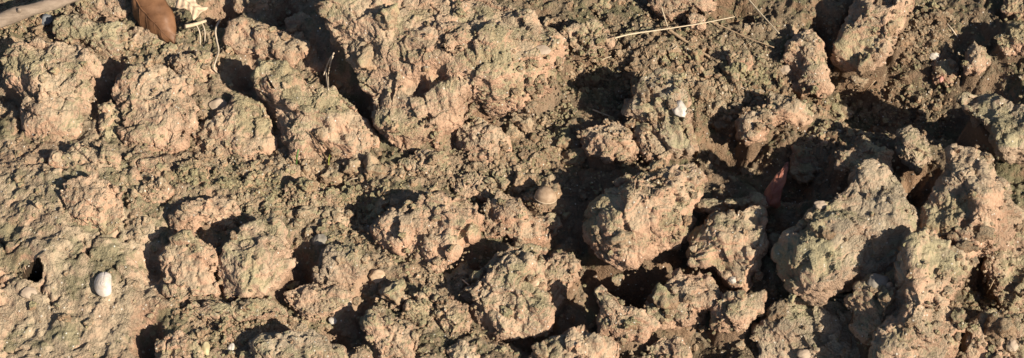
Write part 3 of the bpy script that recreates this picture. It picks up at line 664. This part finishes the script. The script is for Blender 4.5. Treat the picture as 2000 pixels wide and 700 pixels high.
# ------------------------------------------------------------------ loose crumbs
CR_ = random.Random(11)
DENS = [(1250, 120, 190, 60, 3.2), (1420, 150, 90, 60, 3), (1060, 230, 70, 90, 2.4), (960, 330, 90, 50, 2), (640, 380, 120, 50, 2.6), (700, 440, 50, 50, 2), (880, 540, 60, 40, 2),
        (1790, 60, 60, 60, 2.6), (1930, 600, 90, 110, 2.2), (440, 640, 80, 40, 2), (1420, 200, 70, 50, 2), (1690, 220, 150, 60, 1.5), (60, 60, 60, 30, 1.6), (290, 100, 60, 30, 1.6), (430, 340, 100, 40, 1.5), (1660, 200, 60, 40, 1.5),
        (640, 610, 60, 30, 1.2), (1020, 380, 60, 40, 1.6), (1310, 330, 60, 30, 1.5), (260, 430, 40, 60, 1.2), (530, 400, 60, 40, 1.6), (780, 600, 70, 40, 1.3), (1200, 250, 40, 30, 1.4)]
def density(x, y):
    d = .28
    for a, b, rx, ry, k in DENS: d += k * math.exp(-((x - a) / rx) ** 2 - ((y - b) / ry) ** 2)
    if x < 300 and y > 440: d *= .25
    if x < 560: d *= .8
    return d
def pick(n):
    o = []
    while len(o) < n:
        x, y = CR_.uniform(-60, 2060), CR_.uniform(-30, 730)
        if CR_.random() < density(x, y) / 3.4: o.append((x, y))
    return np.array(o)
protos = [blob_mesh('crumb', M_CRUMB[k % 2], 300 + k, 3, (1, CR_.uniform(.65, .95), CR_.uniform(.55, .85)), .55, 9, .34) for k in range(14)]
pts = pick(300); S = surf(pts[:, 0], pts[:, 1])
CRUMBS = {}
CENT = [(np.mean([q[0] for q in P[0]]), np.mean([q[1] for q in P[0]]), l) for l, P, *_ in CL]
def beside(x, y, r, k):
    cx, cy, l = min(CENT, key=lambda c: (c[0] - x) ** 2 + (c[1] - y) ** 2)
    dx, dy = x - cx, y - cy
    rel = ('right of' if dx > 0 else 'left of') if abs(dx) > 1.3 * abs(dy) else ('below' if dy > 0 else 'above')
    if math.hypot(dx, dy) < 22: rel = 'on'
    size = 'large' if r > .0075 else ('small' if r > .0048 else 'tiny')
    l = l.split(',')[0].split()
    return ' '.join([size, ('brown', 'tan')[k % 2], 'crumb', rel, 'the'] + l[:15 - 4 - len(rel.split())]), math.hypot(dx, dy)
for k, ((x, y), p) in enumerate(zip(pts, S)):
    KK = (k % 7) * 2 + (1 if (x < 950 or CR_.random() < .4) else 0)
    r = .0005 * min(24, 7.2 * (1 - CR_.random()) ** -.40)
    o = link('soil_crumb', protos[KK], loc=p + np.array((0, 0, r * .15))); o.scale = (r, r, r)
    o.rotation_euler = (CR_.uniform(-.5, .5), CR_.uniform(-.5, .5), CR_.uniform(0, 6.28))
    lb, ds = beside(x, y, r, KK); CRUMBS.setdefault(lb, []).append((ds, o)); tag(o, lb, 'soil crumb', 'loose crumbs of soil')
for lb, lst in CRUMBS.items():
    if len(lst) > 1:
        for n_, (ds, o) in enumerate(sorted(lst, key=lambda t: t[0])):
            o['label'] = lb.replace(' crumb ', (' nearer crumb ', ' farther crumb ')[n_] if len(lst) == 2 else ' ' + ('nearest', 'second-nearest', 'third-nearest', 'fourth-nearest', 'fifth-nearest', 'sixth-nearest', 'seventh-nearest', 'outermost')[min(n_, 7)] + ' crumb ', 1)
# the finest crumbs, too many to count
rng = np.random.default_rng(5)
AVs, AFs, AMs, off = [], [], [], 0
for lvl, NF, r0, ex, rmax in ((1, 3200, 2.6, .5, 9.0), (0, 13000, 1.5, .45, 4.5)):
    D, Fc = ICO[lvl]; nv, nf = len(D), len(Fc)
    pts = pick(NF * 3); S = surf(pts[:, 0], pts[:, 1])
    onclod = S[:, 2] > gsample(GZ, S[:, 0], S[:, 1]) + .004
    S = S[np.flatnonzero(~onclod | (rng.random(len(S)) < .14))[:NF]]; NF = len(S)
    var = np.stack([D * (1 + .75 * perlin(D * 1.3 + k * 7.7))[:, None] * np.array((1, .85, .75)) for k in range(12)])
    a, b = rng.uniform(0, 6.28, NF), rng.uniform(-.7, .7, NF); ca, sa, cb, sb = np.cos(a), np.sin(a), np.cos(b), np.sin(b); zz = np.zeros(NF)
    Rm = np.stack([np.stack([ca, -sa * cb, sa * sb], 1), np.stack([sa, ca * cb, -ca * sb], 1), np.stack([zz, sb, cb], 1)], 1)
    r = .0005 * np.minimum(rmax, r0 * (1 - rng.random(NF)) ** -ex)
    W = np.einsum('nij,nvj->nvi', Rm, var[np.arange(NF) % 12]) * r[:, None, None] + (S + np.stack([zz, zz, r * .3], 1))[:, None, :]
    AVs.append(W.reshape(-1, 3)); AFs.append((Fc[None] + (np.arange(NF) * nv)[:, None, None]).reshape(-1, 3) + off); off += NF * nv
    AMs.append(np.repeat((rng.random(NF) > .55 - .5 * (S[:, 0] < 0)).astype(np.int32), nf))
fc = link('fine_crumbs', mk_mesh('fine_crumbs', np.concatenate(AVs), np.concatenate(AFs), M_CRUMB, False))
tag(fc, 'countless fine loose soil crumbs scattered over the ground', 'soil crumbs', kind='stuff')
fc.data.polygons.foreach_set('material_index', np.concatenate(AMs))
